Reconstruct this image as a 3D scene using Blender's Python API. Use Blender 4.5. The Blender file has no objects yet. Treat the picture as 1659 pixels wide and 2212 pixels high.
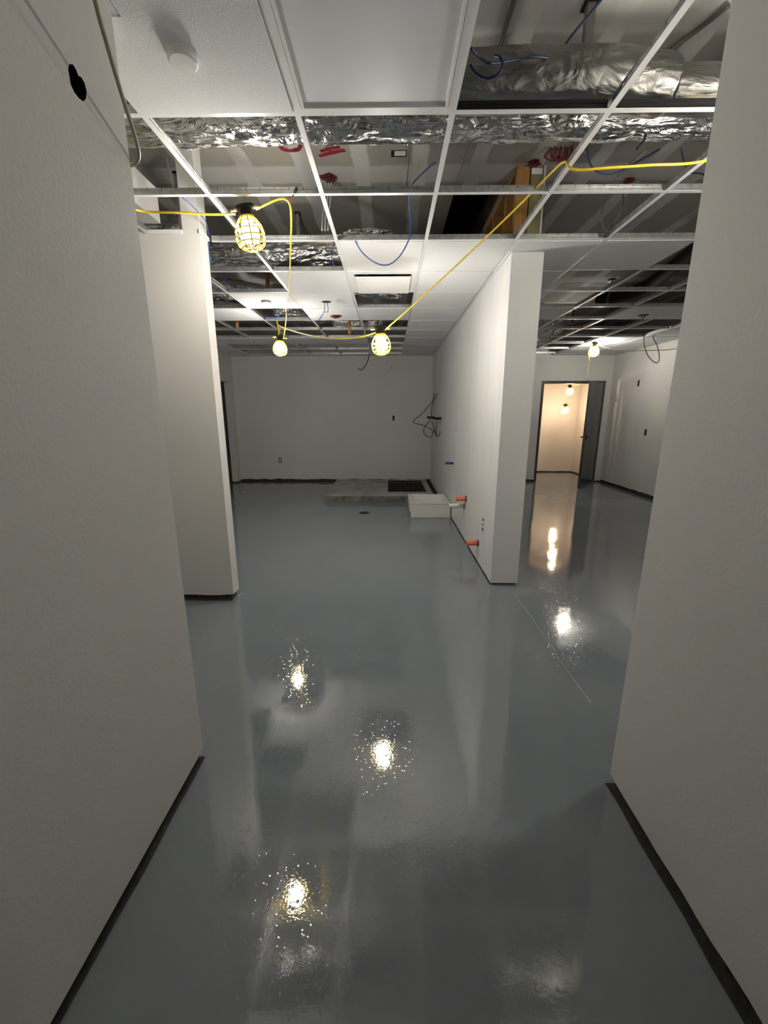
import bpy, bmesh, math, random
from mathutils import Vector, Matrix, noise
random.seed(7)
C = bpy.context.scene.collection
PI = math.pi

# ------------------------------------------------------------------ materials
def new_mat(name):
    m = bpy.data.materials.new(name); m.use_nodes = True
    nt = m.node_tree; nt.nodes.clear()
    out = nt.nodes.new('ShaderNodeOutputMaterial'); b = nt.nodes.new('ShaderNodeBsdfPrincipled')
    nt.links.new(b.outputs[0], out.inputs[0])
    return m, nt, b
def N(nt, t, **kw):
    n = nt.nodes.new(t)
    for k, v in kw.items():
        if k.startswith('_'): setattr(n, k[1:], v)
        else: n.inputs[k.replace('__', ' ')].default_value = v
    return n
def coords(nt):
    return nt.nodes.new('ShaderNodeTexCoord').outputs['Object']
def ramp(nt, fac, stops):
    r = nt.nodes.new('ShaderNodeValToRGB'); e = r.color_ramp.elements
    while len(e) < len(stops): e.new(0.5)
    for i, (p, c) in enumerate(stops):
        e[i].position = p; e[i].color = (c[0], c[1], c[2], 1) if not isinstance(c, (int, float)) else (c, c, c, 1)
    nt.links.new(fac, r.inputs[0]); return r.outputs[0]
def bump(nt, b, h, strength, dist):
    n = nt.nodes.new('ShaderNodeBump'); n.inputs['Strength'].default_value = strength
    n.inputs['Distance'].default_value = dist
    nt.links.new(h, n.inputs['Height']); nt.links.new(n.outputs[0], b.inputs['Normal']); return n
def math_(nt, op, a, b=None):
    n = nt.nodes.new('ShaderNodeMath'); n.operation = op
    for i, v in enumerate((a, b)):
        if v is None: continue
        if isinstance(v, (int, float)): n.inputs[i].default_value = v
        else: nt.links.new(v, n.inputs[i])
    return n.outputs[0]
def simple(name, col, rough=0.5, metal=0.0, var=0.08, scale=12.0, bmp=0.0, bscale=60.0, spec=0.5):
    m, nt, b = new_mat(name)
    n = N(nt, 'ShaderNodeTexNoise', Scale=scale, Detail=4.0); nt.links.new(coords(nt), n.inputs['Vector'])
    lo = [c * (1 - var) for c in col]; hi = [min(1, c * (1 + var)) for c in col]
    nt.links.new(ramp(nt, n.outputs['Fac'], [(0.3, lo), (0.7, hi)]), b.inputs['Base Color'])
    b.inputs['Roughness'].default_value = rough; b.inputs['Metallic'].default_value = metal
    b.inputs['Specular IOR Level'].default_value = spec
    if bmp:
        k = N(nt, 'ShaderNodeTexNoise', Scale=bscale, Detail=3.0); nt.links.new(coords(nt), k.inputs['Vector'])
        bump(nt, b, k.outputs['Fac'], bmp, 0.01)
    return m
def wall_mat(name, col, streak=None):
    m, nt, b = new_mat(name); co = coords(nt)
    n = N(nt, 'ShaderNodeTexNoise', Scale=1.3, Detail=3.0); nt.links.new(co, n.inputs['Vector'])
    c = ramp(nt, n.outputs['Fac'], [(0.3, [v * 0.97 for v in col]), (0.7, [min(1, v * 1.02) for v in col])])
    if streak:   # skim coat over taped joints: vertical bluish bands and wide faint seam
        mp = nt.nodes.new('ShaderNodeMapping'); mp.inputs['Scale'].default_value = (1, 2.0, 0.45)
        nt.links.new(co, mp.inputs['Vector'])
        s = N(nt, 'ShaderNodeTexNoise', Scale=1.1, Detail=5.0, Roughness=0.6); nt.links.new(mp.outputs[0], s.inputs['Vector'])
        f = ramp(nt, s.outputs['Fac'], [(0.45, 0.0), (0.68, 1.0)])
        mx = nt.nodes.new('ShaderNodeMixRGB'); nt.links.new(f, mx.inputs[0]); nt.links.new(c, mx.inputs[1])
        mx.inputs[2].default_value = (*streak, 1); c = mx.outputs[0]
    nt.links.new(c, b.inputs['Base Color'])
    b.inputs['Roughness'].default_value = 0.62; b.inputs['Specular IOR Level'].default_value = 0.25
    k = N(nt, 'ShaderNodeTexNoise', Scale=95.0, Detail=2.0); nt.links.new(co, k.inputs['Vector'])
    bump(nt, b, k.outputs['Fac'], 0.08, 0.006)
    return m

M = {}
M['wall'] = wall_mat('painted drywall', (0.70, 0.682, 0.638))
M['wallpart'] = wall_mat('primed partition drywall', (0.74, 0.725, 0.69), streak=(0.66, 0.665, 0.69))
M['warmwall'] = wall_mat('cream drywall', (0.74, 0.67, 0.57))
M['sill'] = simple('dark dusty sill plate', (0.05, 0.038, 0.028), 0.85, var=0.6, scale=25)
M['dark'] = simple('dark cavity', (0.006, 0.006, 0.006), 0.9)
M['tile'] = simple('ceiling tile mineral fibre', (0.78, 0.78, 0.775), 0.8, var=0.02, scale=90, bmp=0.15, bscale=260, spec=0.2)
M['tee'] = simple('white enamelled tee', (0.80, 0.80, 0.79), 0.35, var=0.02)
M['white'] = simple('white plastic', (0.82, 0.81, 0.78), 0.35, var=0.02)
M['lens'] = simple('light panel lens', (0.74, 0.75, 0.76), 0.4, var=0.03, scale=3)
M['sink'] = simple('moulded stone sink', (0.74, 0.72, 0.66), 0.4, var=0.03)
M['yellow'] = simple('yellow cord jacket', (0.86, 0.62, 0.03), 0.4, var=0.05)
M['cream'] = simple('pale cord jacket', (0.42, 0.37, 0.26), 0.4, var=0.05)
M['cage'] = simple('yellow cage plastic', (0.95, 0.72, 0.02), 0.4, var=0.03)
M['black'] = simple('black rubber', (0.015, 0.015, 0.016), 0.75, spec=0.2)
M['greycable'] = simple('grey cable', (0.10, 0.095, 0.09), 0.5)
M['brass'] = simple('strain relief spring', (0.28, 0.24, 0.12), 0.45, metal=0.6)
M['blue'] = simple('blue cable', (0.05, 0.10, 0.38), 0.45)
M['navy'] = simple('dark blue cable', (0.015, 0.028, 0.10), 0.45)
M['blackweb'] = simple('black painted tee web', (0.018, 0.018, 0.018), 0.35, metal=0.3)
M['bluecap'] = simple('blue tape cap', (0.02, 0.07, 0.26), 0.5)
M['orange'] = simple('orange pipe', (0.85, 0.20, 0.08), 0.4, var=0.05)
M['pvc'] = simple('white pvc', (0.76, 0.74, 0.68), 0.35, var=0.04)
M['red'] = simple('red firestop putty', (0.10, 0.008, 0.010), 0.7, var=0.4, scale=40, bmp=0.6, bscale=50)
M['redpaint'] = simple('red spray paint', (0.26, 0.016, 0.024), 0.7, var=0.3, scale=18)
M['redwire'] = simple('red wire', (0.13, 0.008, 0.012), 0.5)
M['steel'] = simple('zinc steel', (0.30, 0.30, 0.29), 0.4, metal=0.8, var=0.2)
M['whitewire'] = simple('white wire', (0.6, 0.6, 0.58), 0.4)
M['copper'] = simple('orange sprinkler pipe', (0.52, 0.20, 0.06), 0.5)
M['doorframe'] = simple('primed steel frame', (0.09, 0.09, 0.095), 0.28, metal=0.4, var=0.15, scale=8)
M['door'] = simple('dark grey steel door', (0.075, 0.078, 0.082), 0.25, metal=0.35, var=0.25, scale=4)
M['mauve'] = simple('dull mauve door', (0.10, 0.09, 0.10), 0.6)
M['ply'] = simple('dark sheathing', (0.06, 0.04, 0.028), 0.8, var=0.4)

def foil_mat():
    m, nt, b = new_mat('crinkled foil duct wrap'); co = coords(nt)
    n = N(nt, 'ShaderNodeTexNoise', Scale=3.0, Detail=3.0); nt.links.new(co, n.inputs['Vector'])
    nt.links.new(ramp(nt, n.outputs['Fac'], [(0.3, (0.50, 0.50, 0.50)), (0.7, (0.74, 0.74, 0.73))]), b.inputs['Base Color'])
    b.inputs['Metallic'].default_value = 1.0; b.inputs['Roughness'].default_value = 0.19
    mp = nt.nodes.new('ShaderNodeMapping'); mp.inputs['Scale'].default_value = (0.55, 1.0, 1.0); mp.inputs['Rotation'].default_value = (0, 0.35, 0)
    nt.links.new(co, mp.inputs['Vector'])
    v = N(nt, 'ShaderNodeTexVoronoi', Scale=13.0, _feature='DISTANCE_TO_EDGE'); nt.links.new(mp.outputs[0], v.inputs['Vector'])
    k = N(nt, 'ShaderNodeTexNoise', Scale=11.0, Detail=5.0, Distortion=2.2, Roughness=0.45); nt.links.new(mp.outputs[0], k.inputs['Vector'])
    h = math_(nt, 'ADD', math_(nt, 'MINIMUM', v.outputs['Distance'], 0.25), math_(nt, 'MULTIPLY', k.outputs['Fac'], 1.6))
    bump(nt, b, h, 0.6, 0.026)
    return m
M['foil'] = foil_mat()

def galv_mat():
    m, nt, b = new_mat('galvanised tee web'); co = coords(nt)
    g = nt.nodes.new('ShaderNodeNewGeometry')
    sp = nt.nodes.new('ShaderNodeSeparateXYZ'); nt.links.new(g.outputs['Position'], sp.inputs[0])
    u = math_(nt, 'ADD', sp.outputs[0], sp.outputs[1])
    fr = math_(nt, 'FRACT', math_(nt, 'MULTIPLY', u, 13.1))
    slot0 = ramp(nt, fr, [(0.0, 0.15), (0.03, 0.15), (0.045, 1.0), (1.0, 1.0)])
    up = math_(nt, 'GREATER_THAN', sp.outputs[2], 2.606 + 0.023)
    slot = math_(nt, 'MAXIMUM', slot0, math_(nt, 'SUBTRACT', 1.0, up))
    n = N(nt, 'ShaderNodeTexNoise', Scale=30.0, Detail=4.0); nt.links.new(co, n.inputs['Vector'])
    c = ramp(nt, n.outputs['Fac'], [(0.3, (0.46, 0.47, 0.46)), (0.7, (0.64, 0.65, 0.64))])
    mx = nt.nodes.new('ShaderNodeMixRGB'); mx.blend_type = 'MULTIPLY'; mx.inputs[0].default_value = 1
    nt.links.new(c, mx.inputs[1]); nt.links.new(slot, mx.inputs[2])
    nt.links.new(mx.outputs[0], b.inputs['Base Color'])
    b.inputs['Metallic'].default_value = 0.8; b.inputs['Roughness'].default_value = 0.33
    bump(nt, b, n.outputs['Fac'], 0.3, 0.004)
    return m
M['galv'] = galv_mat()

RIDGE = ((1.070, 3.173, 0.000)[0] + (1.031, 2.092, -0.000)[0]) / 2 + 0.01
def floor_mat():
    m, nt, b = new_mat('grey epoxy floor'); co = coords(nt)
    n = N(nt, 'ShaderNodeTexNoise', Scale=0.9, Detail=3.0); nt.links.new(co, n.inputs['Vector'])
    nt.links.new(ramp(nt, n.outputs['Fac'], [(0.3, (0.190, 0.211, 0.230)), (0.7, (0.208, 0.230, 0.250))]), b.inputs['Base Color'])
    b.inputs['Roughness'].default_value = 0.012; b.inputs['IOR'].default_value = 1.78
    b.inputs['Specular IOR Level'].default_value = 0.5
    a = N(nt, 'ShaderNodeTexNoise', Scale=1.7, Detail=2.0); nt.links.new(co, a.inputs['Vector'])
    f = N(nt, 'ShaderNodeTexNoise', Scale=115.0, Detail=2.0, Roughness=0.6); nt.links.new(co, f.inputs['Vector'])
    mask = N(nt, 'ShaderNodeTexNoise', Scale=1.1, Detail=2.0); nt.links.new(co, mask.inputs['Vector'])
    mk = ramp(nt, mask.outputs['Fac'], [(0.40, 0.55), (0.60, 1.0)])
    vs = N(nt, 'ShaderNodeTexVoronoi', Scale=48.0); nt.links.new(co, vs.inputs['Vector'])
    pip = ramp(nt, vs.outputs['Distance'], [(0.0, 1.0), (0.26, 0.0)])
    # roller stipple: faint everywhere, stronger in scattered patches
    fine = math_(nt, 'ADD', math_(nt, 'MULTIPLY', f.outputs['Fac'], 0.018), math_(nt, 'MULTIPLY', pip, 0.034))
    h = math_(nt, 'ADD', math_(nt, 'MULTIPLY', a.outputs['Fac'], 0.5), math_(nt, 'MULTIPLY', fine, mk))
    # a raised hairline ridge over the slab joint
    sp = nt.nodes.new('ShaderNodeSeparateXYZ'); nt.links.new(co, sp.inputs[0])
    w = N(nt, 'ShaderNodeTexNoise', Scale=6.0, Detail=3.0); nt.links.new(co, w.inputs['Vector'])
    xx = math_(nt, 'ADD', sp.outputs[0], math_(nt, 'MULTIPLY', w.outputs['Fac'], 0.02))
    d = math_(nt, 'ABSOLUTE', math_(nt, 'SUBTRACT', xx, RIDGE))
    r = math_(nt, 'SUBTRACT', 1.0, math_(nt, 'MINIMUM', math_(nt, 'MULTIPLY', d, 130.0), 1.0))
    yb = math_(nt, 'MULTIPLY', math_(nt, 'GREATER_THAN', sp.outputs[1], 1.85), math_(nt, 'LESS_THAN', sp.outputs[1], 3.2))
    h2 = math_(nt, 'ADD', h, math_(nt, 'MULTIPLY', math_(nt, 'MULTIPLY', r, yb), math_(nt, 'MULTIPLY', w.outputs['Fac'], 0.9)))
    bump(nt, b, h2, 1.0, 0.011)
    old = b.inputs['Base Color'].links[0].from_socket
    mx = nt.nodes.new('ShaderNodeMixRGB'); nt.links.new(math_(nt, 'MULTIPLY', math_(nt, 'MULTIPLY', r, yb), 0.7), mx.inputs[0])  # the ridge's highlight is painted into the base colour
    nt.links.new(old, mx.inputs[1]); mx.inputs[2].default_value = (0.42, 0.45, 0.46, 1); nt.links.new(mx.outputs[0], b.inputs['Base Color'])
    return m
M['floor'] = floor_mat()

def foil_soft():
    m = M['foil'].copy(); m.name = 'smooth foil duct wrap'; nt = m.node_tree
    for n in nt.nodes:
        if n.type == 'BUMP': n.inputs['Strength'].default_value = 0.30
        if n.type == 'BSDF_PRINCIPLED': n.inputs['Roughness'].default_value = 0.36
        if n.type == 'VALTORGB':
            for e, c in zip(n.color_ramp.elements, (0.22, 0.42)): e.color = (c, c, c * 0.97, 1)
    return m
M['foilsoft'] = foil_soft()
def deck_mat():
    m, nt, b = new_mat('taped gypsum deck'); co = coords(nt)
    sp = nt.nodes.new('ShaderNodeSeparateXYZ'); nt.links.new(co, sp.inputs[0])
    w = N(nt, 'ShaderNodeTexNoise', Scale=5.0, Detail=3.0); nt.links.new(co, w.inputs['Vector'])
    wob = math_(nt, 'MULTIPLY', math_(nt, 'SUBTRACT', w.outputs['Fac'], 0.5), 0.055)
    x = math_(nt, 'ADD', sp.outputs[0], wob); y = math_(nt, 'ADD', sp.outputs[1], wob)
    fx = math_(nt, 'ABSOLUTE', math_(nt, 'SUBTRACT', math_(nt, 'FRACT', math_(nt, 'DIVIDE', math_(nt, 'ADD', x, 10.163), 0.4064)), 0.5))
    sx = ramp(nt, fx, [(0.0, 1.0), (0.115, 1.0), (0.145, 0.0), (1.0, 0.0)])
    fy = math_(nt, 'ABSOLUTE', math_(nt, 'SUBTRACT', math_(nt, 'FRACT', math_(nt, 'DIVIDE', math_(nt, 'ADD', y, 10.58), 1.22)), 0.5))
    sy = ramp(nt, fy, [(0.0, 1.0), (0.075, 1.0), (0.10, 0.0), (1.0, 0.0)])
    g = N(nt, 'ShaderNodeTexNoise', Scale=1.6, Detail=2.0); nt.links.new(co, g.inputs['Vector'])
    gate = ramp(nt, g.outputs['Fac'], [(0.34, 0.30), (0.46, 1.0)])
    f = math_(nt, 'MAXIMUM', math_(nt, 'MULTIPLY', sx, gate), math_(nt, 'MULTIPLY', sy, 0.8))
    p = N(nt, 'ShaderNodeTexNoise', Scale=2.4, Detail=5.0); nt.links.new(co, p.inputs['Vector'])
    base = ramp(nt, p.outputs['Fac'], [(0.3, (0.29, 0.268, 0.238)), (0.7, (0.35, 0.325, 0.29))])
    mx = nt.nodes.new('ShaderNodeMixRGB'); nt.links.new(f, mx.inputs[0]); nt.links.new(base, mx.inputs[1])
    mx.inputs[2].default_value = (0.54, 0.53, 0.50, 1)
    nt.links.new(mx.outputs[0], b.inputs['Base Color']); b.inputs['Roughness'].default_value = 0.8
    b.inputs['Specular IOR Level'].default_value = 0.2
    return m
M['deck'] = deck_mat()

def wood_mat(name, a, c):
    m, nt, b = new_mat(name); co = coords(nt)
    mp = nt.nodes.new('ShaderNodeMapping'); mp.inputs['Scale'].default_value = (14, 14, 1.6); nt.links.new(co, mp.inputs['Vector'])
    n = N(nt, 'ShaderNodeTexNoise', Scale=3.0, Detail=6.0, Distortion=1.2); nt.links.new(mp.outputs[0], n.inputs['Vector'])
    nt.links.new(ramp(nt, n.outputs['Fac'], [(0.3, a), (0.7, c)]), b.inputs['Base Color']); b.inputs['Roughness'].default_value = 0.7
    return m
M['wood'] = wood_mat('framing lumber', (0.28, 0.135, 0.035), (0.46, 0.25, 0.075))
M['treated'] = wood_mat('treated lumber', (0.17, 0.145, 0.065), (0.27, 0.235, 0.11))

def concrete_mat():
    m, nt, b = new_mat('bare concrete'); co = coords(nt)
    n = N(nt, 'ShaderNodeTexNoise', Scale=3.5, Detail=7.0, Roughness=0.65); nt.links.new(co, n.inputs['Vector'])
    nt.links.new(ramp(nt, n.outputs['Fac'], [(0.3, (0.26, 0.25, 0.235)), (0.55, (0.38, 0.37, 0.35)), (0.75, (0.47, 0.46, 0.43))]), b.inputs['Base Color'])
    b.inputs['Roughness'].default_value = 0.75; bump(nt, b, n.outputs['Fac'], 0.4, 0.01)
    return m
M['concrete'] = concrete_mat()
M['formed'] = simple('rough stained slab edge', (0.17, 0.155, 0.13), 0.85, var=0.45, scale=9, bmp=0.4, bscale=30)
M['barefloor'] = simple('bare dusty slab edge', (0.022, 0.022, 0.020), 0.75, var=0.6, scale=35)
M['rust'] = simple('rusty grate iron', (0.06, 0.03, 0.022), 0.6, metal=0.5, var=0.5, scale=30)

def emit(name, col, s):
    m = bpy.data.materials.new(name); m.use_nodes = True; nt = m.node_tree; nt.nodes.clear()
    o = nt.nodes.new('ShaderNodeOutputMaterial'); e = nt.nodes.new('ShaderNodeEmission')
    e.inputs[0].default_value = (*col, 1); e.inputs[1].default_value = s; nt.links.new(e.outputs[0], o.inputs[0])
    return m
M['bulb'] = emit('lit bulb', (1.0, 0.965, 0.92), 160)
M['bulbwarm'] = emit('lit warm bulb', (1.0, 0.79, 0.64), 80)

# ------------------------------------------------------------------ mesh helpers
def obj(name, bm, mats, parent=None, smooth=False, recalc=True):
    if recalc: bmesh.ops.recalc_face_normals(bm, faces=bm.faces)
    me = bpy.data.meshes.new(name); bm.to_mesh(me); bm.free()
    for m in (mats if isinstance(mats, (list, tuple)) else [mats]): me.materials.append(m)
    if smooth:
        for p in me.polygons: p.use_smooth = True
    o = bpy.data.objects.new(name, me); C.objects.link(o)
    if parent: o.parent = parent
    return o
def tag(o, label=None, cat=None, group=None, kind=None):
    if label: o['label'] = label
    if cat: o['category'] = cat
    if group: o['group'] = group
    if kind: o['kind'] = kind
    return o
def thing(name, label, cat, loc=(0, 0, 0), rot=(0, 0, 0), group=None):
    o = bpy.data.objects.new(name, None); C.objects.link(o); o.empty_display_size = 0.05
    o.location = loc; o.rotation_euler = rot
    return tag(o, label, cat, group)
def struct(name, bm, m, parent=None, **kw):
    o = obj(name, bm, m, parent, **kw)
    if not parent: o['kind'] = 'structure'
    return o
def box(bm, x0, x1, y0, y1, z0, z1, mi=0, bev=0.0):
    vs = [bm.verts.new((x, y, z)) for x in (x0, x1) for y in (y0, y1) for z in (z0, z1)]
    fs = [bm.faces.new([vs[i] for i in q]) for q in ((0, 1, 3, 2), (4, 6, 7, 5), (0, 4, 5, 1), (2, 3, 7, 6), (0, 2, 6, 4), (1, 5, 7, 3))]
    for f in fs: f.material_index = mi
    if bev:
        es = list({e for f in fs for e in f.edges})
        bmesh.ops.bevel(bm, geom=es, offset=bev, segments=2, affect='EDGES', profile=0.5)
    return fs
def BX(*a, **k):
    bm = bmesh.new(); box(bm, *a, **k); return bm
def catmull(pts, n=10):
    P = [Vector(p) for p in pts]
    if len(P) == 2: return [P[0].lerp(P[1], i / n) for i in range(n + 1)]
    P = [P[0] * 2 - P[1]] + P + [P[-1] * 2 - P[-2]]; out = []
    for i in range(1, len(P) - 2):
        a, b, c, d = P[i - 1:i + 3]
        for k in range(n):
            t = k / n
            out.append(0.5 * ((2 * b) + (c - a) * t + (2 * a - 5 * b + 4 * c - d) * t * t + (3 * b - a - 3 * c + d) * t ** 3))
    out.append(P[-2]); return out
def tube(bm, pts, r, seg=8, smooth_n=8, closed=False, cap=True, rf=None):
    P = catmull(pts, smooth_n) if smooth_n else [Vector(p) for p in pts]
    n = len(P); rings = []; up = None
    for i, p in enumerate(P):
        if closed: t = P[(i + 1) % n] - P[i - 1]
        else: t = P[min(i + 1, n - 1)] - P[max(i - 1, 0)]
        if t.length < 1e-9: t = Vector((0, 0, 1))
        t.normalize()
        if up is None:
            up = Vector((0, 0, 1)) if abs(t.z) < 0.9 else Vector((1, 0, 0))
        s = t.cross(up).normalized(); up = s.cross(t).normalized()
        ring = []
        for k in range(seg):
            a = 2 * PI * k / seg
            rr = rf(i / max(1, n - 1), a, p) if rf else r
            ring.append(bm.verts.new(p + (s * math.cos(a) + up * math.sin(a)) * rr))
        rings.append(ring)
    m = n if closed else n - 1
    for i in range(m):
        A, B = rings[i], rings[(i + 1) % n]
        for k in range(seg): bm.faces.new((A[k], A[(k + 1) % seg], B[(k + 1) % seg], B[k]))
    if cap and not closed:
        bm.faces.new(rings[0][::-1]); bm.faces.new(rings[-1])
    return bm
def TB(pts, r, **k):
    return tube(bmesh.new(), pts, r, **k)
def lathe(bm, prof, c=(0, 0, 0), seg=24, mi=0):
    rings = []
    for r, z in prof:
        rings.append([bm.verts.new((c[0] + r * math.cos(2 * PI * k / seg), c[1] + r * math.sin(2 * PI * k / seg), c[2] + z)) for k in range(seg)])
    for A, B in zip(rings, rings[1:]):
        for k in range(seg):
            f = bm.faces.new((A[k], A[(k + 1) % seg], B[(k + 1) % seg], B[k])); f.material_index = mi
    for R_ in (rings[0], rings[-1]):
        f = bm.faces.new(R_); f.material_index = mi
    return bm
def blob(bm, c, r, amp=0.5, seed=0, sub=3, flat=(1, 1, 1), freq=30):
    res = bmesh.ops.create_icosphere(bm, subdivisions=sub, radius=1)
    for v in res['verts']:
        d = v.co.normalized(); k = 1 + amp * noise.noise(d * 2.3 + Vector((seed, 0, 0))) + amp * 0.6 * noise.noise(d * 6 + Vector((0, seed, 0)))
        v.co = Vector(c) + Vector((d.x * flat[0], d.y * flat[1], d.z * flat[2])) * r * k
    return bm

# ------------------------------------------------------------------ key levels
ZC = 2.606      # underside of the suspended grid
ZD = 3.143      # underside of the drywall deck
P_ = 0.61
X0, Y0 = -0.977, 1.925
gx = lambda k: X0 + P_ * k
gy = lambda i: Y0 + P_ * i
XL, XR, YB = -3.27, 4.58, 8.90

# ------------------------------------------------------------------ camera
Rm = [[0.999906, 0.013734, -0.000554], [-0.002687, 0.234823, 0.972034], [-0.01348, 0.971941, -0.234838]]
cd = bpy.data.cameras.new('camera'); cam = bpy.data.objects.new('camera', cd); C.objects.link(cam)
r_, u_, f_ = [Vector(v) for v in Rm]
mat = Matrix((r_, u_, -f_)).transposed().to_4x4(); mat.translation = Vector((0, 0, 1.463))
cam.matrix_world = mat
cd.sensor_fit = 'HORIZONTAL'; cd.sensor_width = 36.0; cd.lens = 883.572 / 1659 * 36.0; cd.clip_start = 0.02; cd.clip_end = 100
bpy.context.scene.camera = cam

# ------------------------------------------------------------------ shell
def wall(name, x0, x1, y0, y1, z1, m, gap=0.032, amp=0.007, inset=0.014, z0=None, sill=True):
    """drywall with a slightly ragged bottom edge standing over a dark set-back sill plate"""
    base = gap if z0 is None else z0
    bm = bmesh.new(); alongx = (x1 - x0) > (y1 - y0); L = (x1 - x0) if alongx else (y1 - y0)
    n = max(2, int(L / 0.06)); prev = None; first = None
    for i in range(n + 1):
        t = i / n
        def zz(s): return base + (amp * (noise.noise(Vector((t * L * 7, s * 3.1, x0 + y0))) + 0.6 * noise.noise(Vector((t * L * 29, s * 5.0, 2.0)))) if z0 is None else 0)
        if alongx:
            x = x0 + L * t; ring = [(x, y0, zz(0)), (x, y1, zz(1)), (x, y1, z1), (x, y0, z1)]
        else:
            y = y0 + L * t; ring = [(x0, y, zz(0)), (x1, y, zz(1)), (x1, y, z1), (x0, y, z1)]
        ring = [bm.verts.new(v) for v in ring]
        if prev:
            for k in range(4): bm.faces.new((prev[k], prev[(k + 1) % 4], ring[(k + 1) % 4], ring[k]))
        else: first = ring
        prev = ring
    bm.faces.new(first); bm.faces.new(prev)
    w = struct(name, bm, m)
    if z0 is None and sill:
        obj('sill_plate', BX(x0 + inset, x1 - inset, y0 + inset, y1 - inset, 0, gap + 0.012), M['sill'], w)
    return w

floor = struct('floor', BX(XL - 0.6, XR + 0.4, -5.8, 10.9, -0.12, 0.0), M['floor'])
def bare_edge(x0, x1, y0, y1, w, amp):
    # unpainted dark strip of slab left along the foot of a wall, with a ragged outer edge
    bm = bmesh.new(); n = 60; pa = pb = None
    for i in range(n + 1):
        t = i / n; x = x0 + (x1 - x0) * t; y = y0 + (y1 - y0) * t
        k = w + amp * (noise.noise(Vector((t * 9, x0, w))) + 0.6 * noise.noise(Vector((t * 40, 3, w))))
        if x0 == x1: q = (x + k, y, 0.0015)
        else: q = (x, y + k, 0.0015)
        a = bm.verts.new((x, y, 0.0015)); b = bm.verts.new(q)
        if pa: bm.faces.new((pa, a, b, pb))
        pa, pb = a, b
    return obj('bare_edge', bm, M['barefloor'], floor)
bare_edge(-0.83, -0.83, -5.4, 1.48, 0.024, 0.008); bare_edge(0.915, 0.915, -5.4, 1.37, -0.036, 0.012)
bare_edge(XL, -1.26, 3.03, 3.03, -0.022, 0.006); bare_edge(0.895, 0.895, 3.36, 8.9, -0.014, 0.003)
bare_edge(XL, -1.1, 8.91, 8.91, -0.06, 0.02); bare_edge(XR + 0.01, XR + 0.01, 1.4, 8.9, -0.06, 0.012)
# deck with an added dark recess standing in for shade left of the partition framing
bm = bmesh.new()
hx0, hx1, hy0, hy1 = 0.50, 0.875, 3.72, 5.60
for a in ((XL - 0.6, hx0, -5.8, 10.9), (hx1, XR + 0.4, -5.8, 10.9), (hx0, hx1, -5.8, hy0), (hx0, hx1, hy1, 10.9)):
    box(bm, a[0], a[1], a[2], a[3], ZD, ZD + 0.016)
# square cut-out near the front, rebuilt as a raised dark pocket below
deck = struct('ceiling', bm, M['deck'])
bm = bmesh.new()
box(bm, hx0 - 0.03, hx0, hy0, hy1, ZD + 0.016, ZD + 0.8); box(bm, hx1, hx1 + 0.03, hy0, hy1, ZD + 0.016, ZD + 0.8)
box(bm, hx0, hx1, hy0 - 0.03, hy0, ZD + 0.016, ZD + 0.8); box(bm, hx0, hx1, hy1, hy1 + 0.03, ZD + 0.016, ZD + 0.8)
box(bm, hx0, hx1, hy0, hy1, ZD + 0.8, ZD + 0.82)
obj('shade_recess', bm, M['ply'], deck)
# spray marks and patches on the deck (flat paint, children of the deck)
def strip_mark(name, pts, w, m, z=ZD - 0.0012):
    bm = bmesh.new(); P = catmull(pts, 10); L, R = [], []
    for i, p in enumerate(P):
        t = (P[min(i + 1, len(P) - 1)] - P[max(i - 1, 0)]).normalized(); s = Vector((-t.y, t.x, 0))
        k = w * (0.82 + 0.25 * noise.noise(p * 40)) * (0.75 + 0.25 * math.sin(PI * min(1, (i + 1) / len(P) * 1.0)))
        L.append(bm.verts.new((p.x + s.x * k, p.y + s.y * k, z))); R.append(bm.verts.new((p.x - s.x * k, p.y - s.y * k, z)))
    for i in range(len(P) - 1): bm.faces.new((L[i], L[i + 1], R[i + 1], R[i]))
    return obj(name, bm, m, deck)
strip_mark('spray_mark', [(-0.710, 3.102, 3.143), (-0.701, 3.149, 3.143), (-0.650, 3.165, 3.143), (-0.600, 3.146, 3.143), (-0.576, 3.104, 3.143)], 0.023, M['redpaint'])
strip_mark('spray_mark', [(-0.463, 3.177, 3.143), (-0.398, 3.149, 3.143), (-0.326, 3.131, 3.143)], 0.023, M['redpaint'])
strip_mark('spray_mark', [(-0.480, 3.227, 3.143), (-0.395, 3.193, 3.143), (-0.299, 3.165, 3.143)], 0.023, M['redpaint'])
# rectangular cut-out with a dark cavity above
p0 = (0.014, 3.234, 3.143); p1 = (0.099, 3.181, 3.143)
cx, cy = (p0[0] + p1[0]) / 2, (p0[1] + p1[1]) / 2
obj('cut_opening', BX(cx - 0.052, cx + 0.052, cy - 0.035, cy + 0.035, ZD - 0.002, ZD + 0.01), M['dark'], deck)
bm = bmesh.new()
box(bm, cx - 0.03, cx + 0.045, cy - 0.03, cy + 0.018, ZD - 0.004, ZD)
obj('paper_flap', bm, M['wall'], deck)

# outer walls
HC = ZD
wl = wall('wall_left', XL - 0.12, XL, 1.37, 7.60, HC, M['wall'])
wall('wall_left', XL - 0.12, XL, 8.69, YB + 0.1, HC, M['wall'])
wall('wall_left', XL - 0.12, XL, 7.60, 8.69, HC, M['wall'], z0=2.076)
wall('wall_back', XL - 0.12, 3.145, YB, YB + 0.12, HC, M['wall'], gap=0.055, amp=0.016)
wall('wall_back', 4.455, XR + 0.12, YB, YB + 0.12, HC, M['wall'], gap=0.03)
wall('wall_back', 3.145, 4.455, YB, YB + 0.12, HC, M['wall'], z0=2.11)
wall('wall_right', XR, XR + 0.12, 1.26, YB, HC, M['wall'], gap=0.06, amp=0.012)
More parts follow.
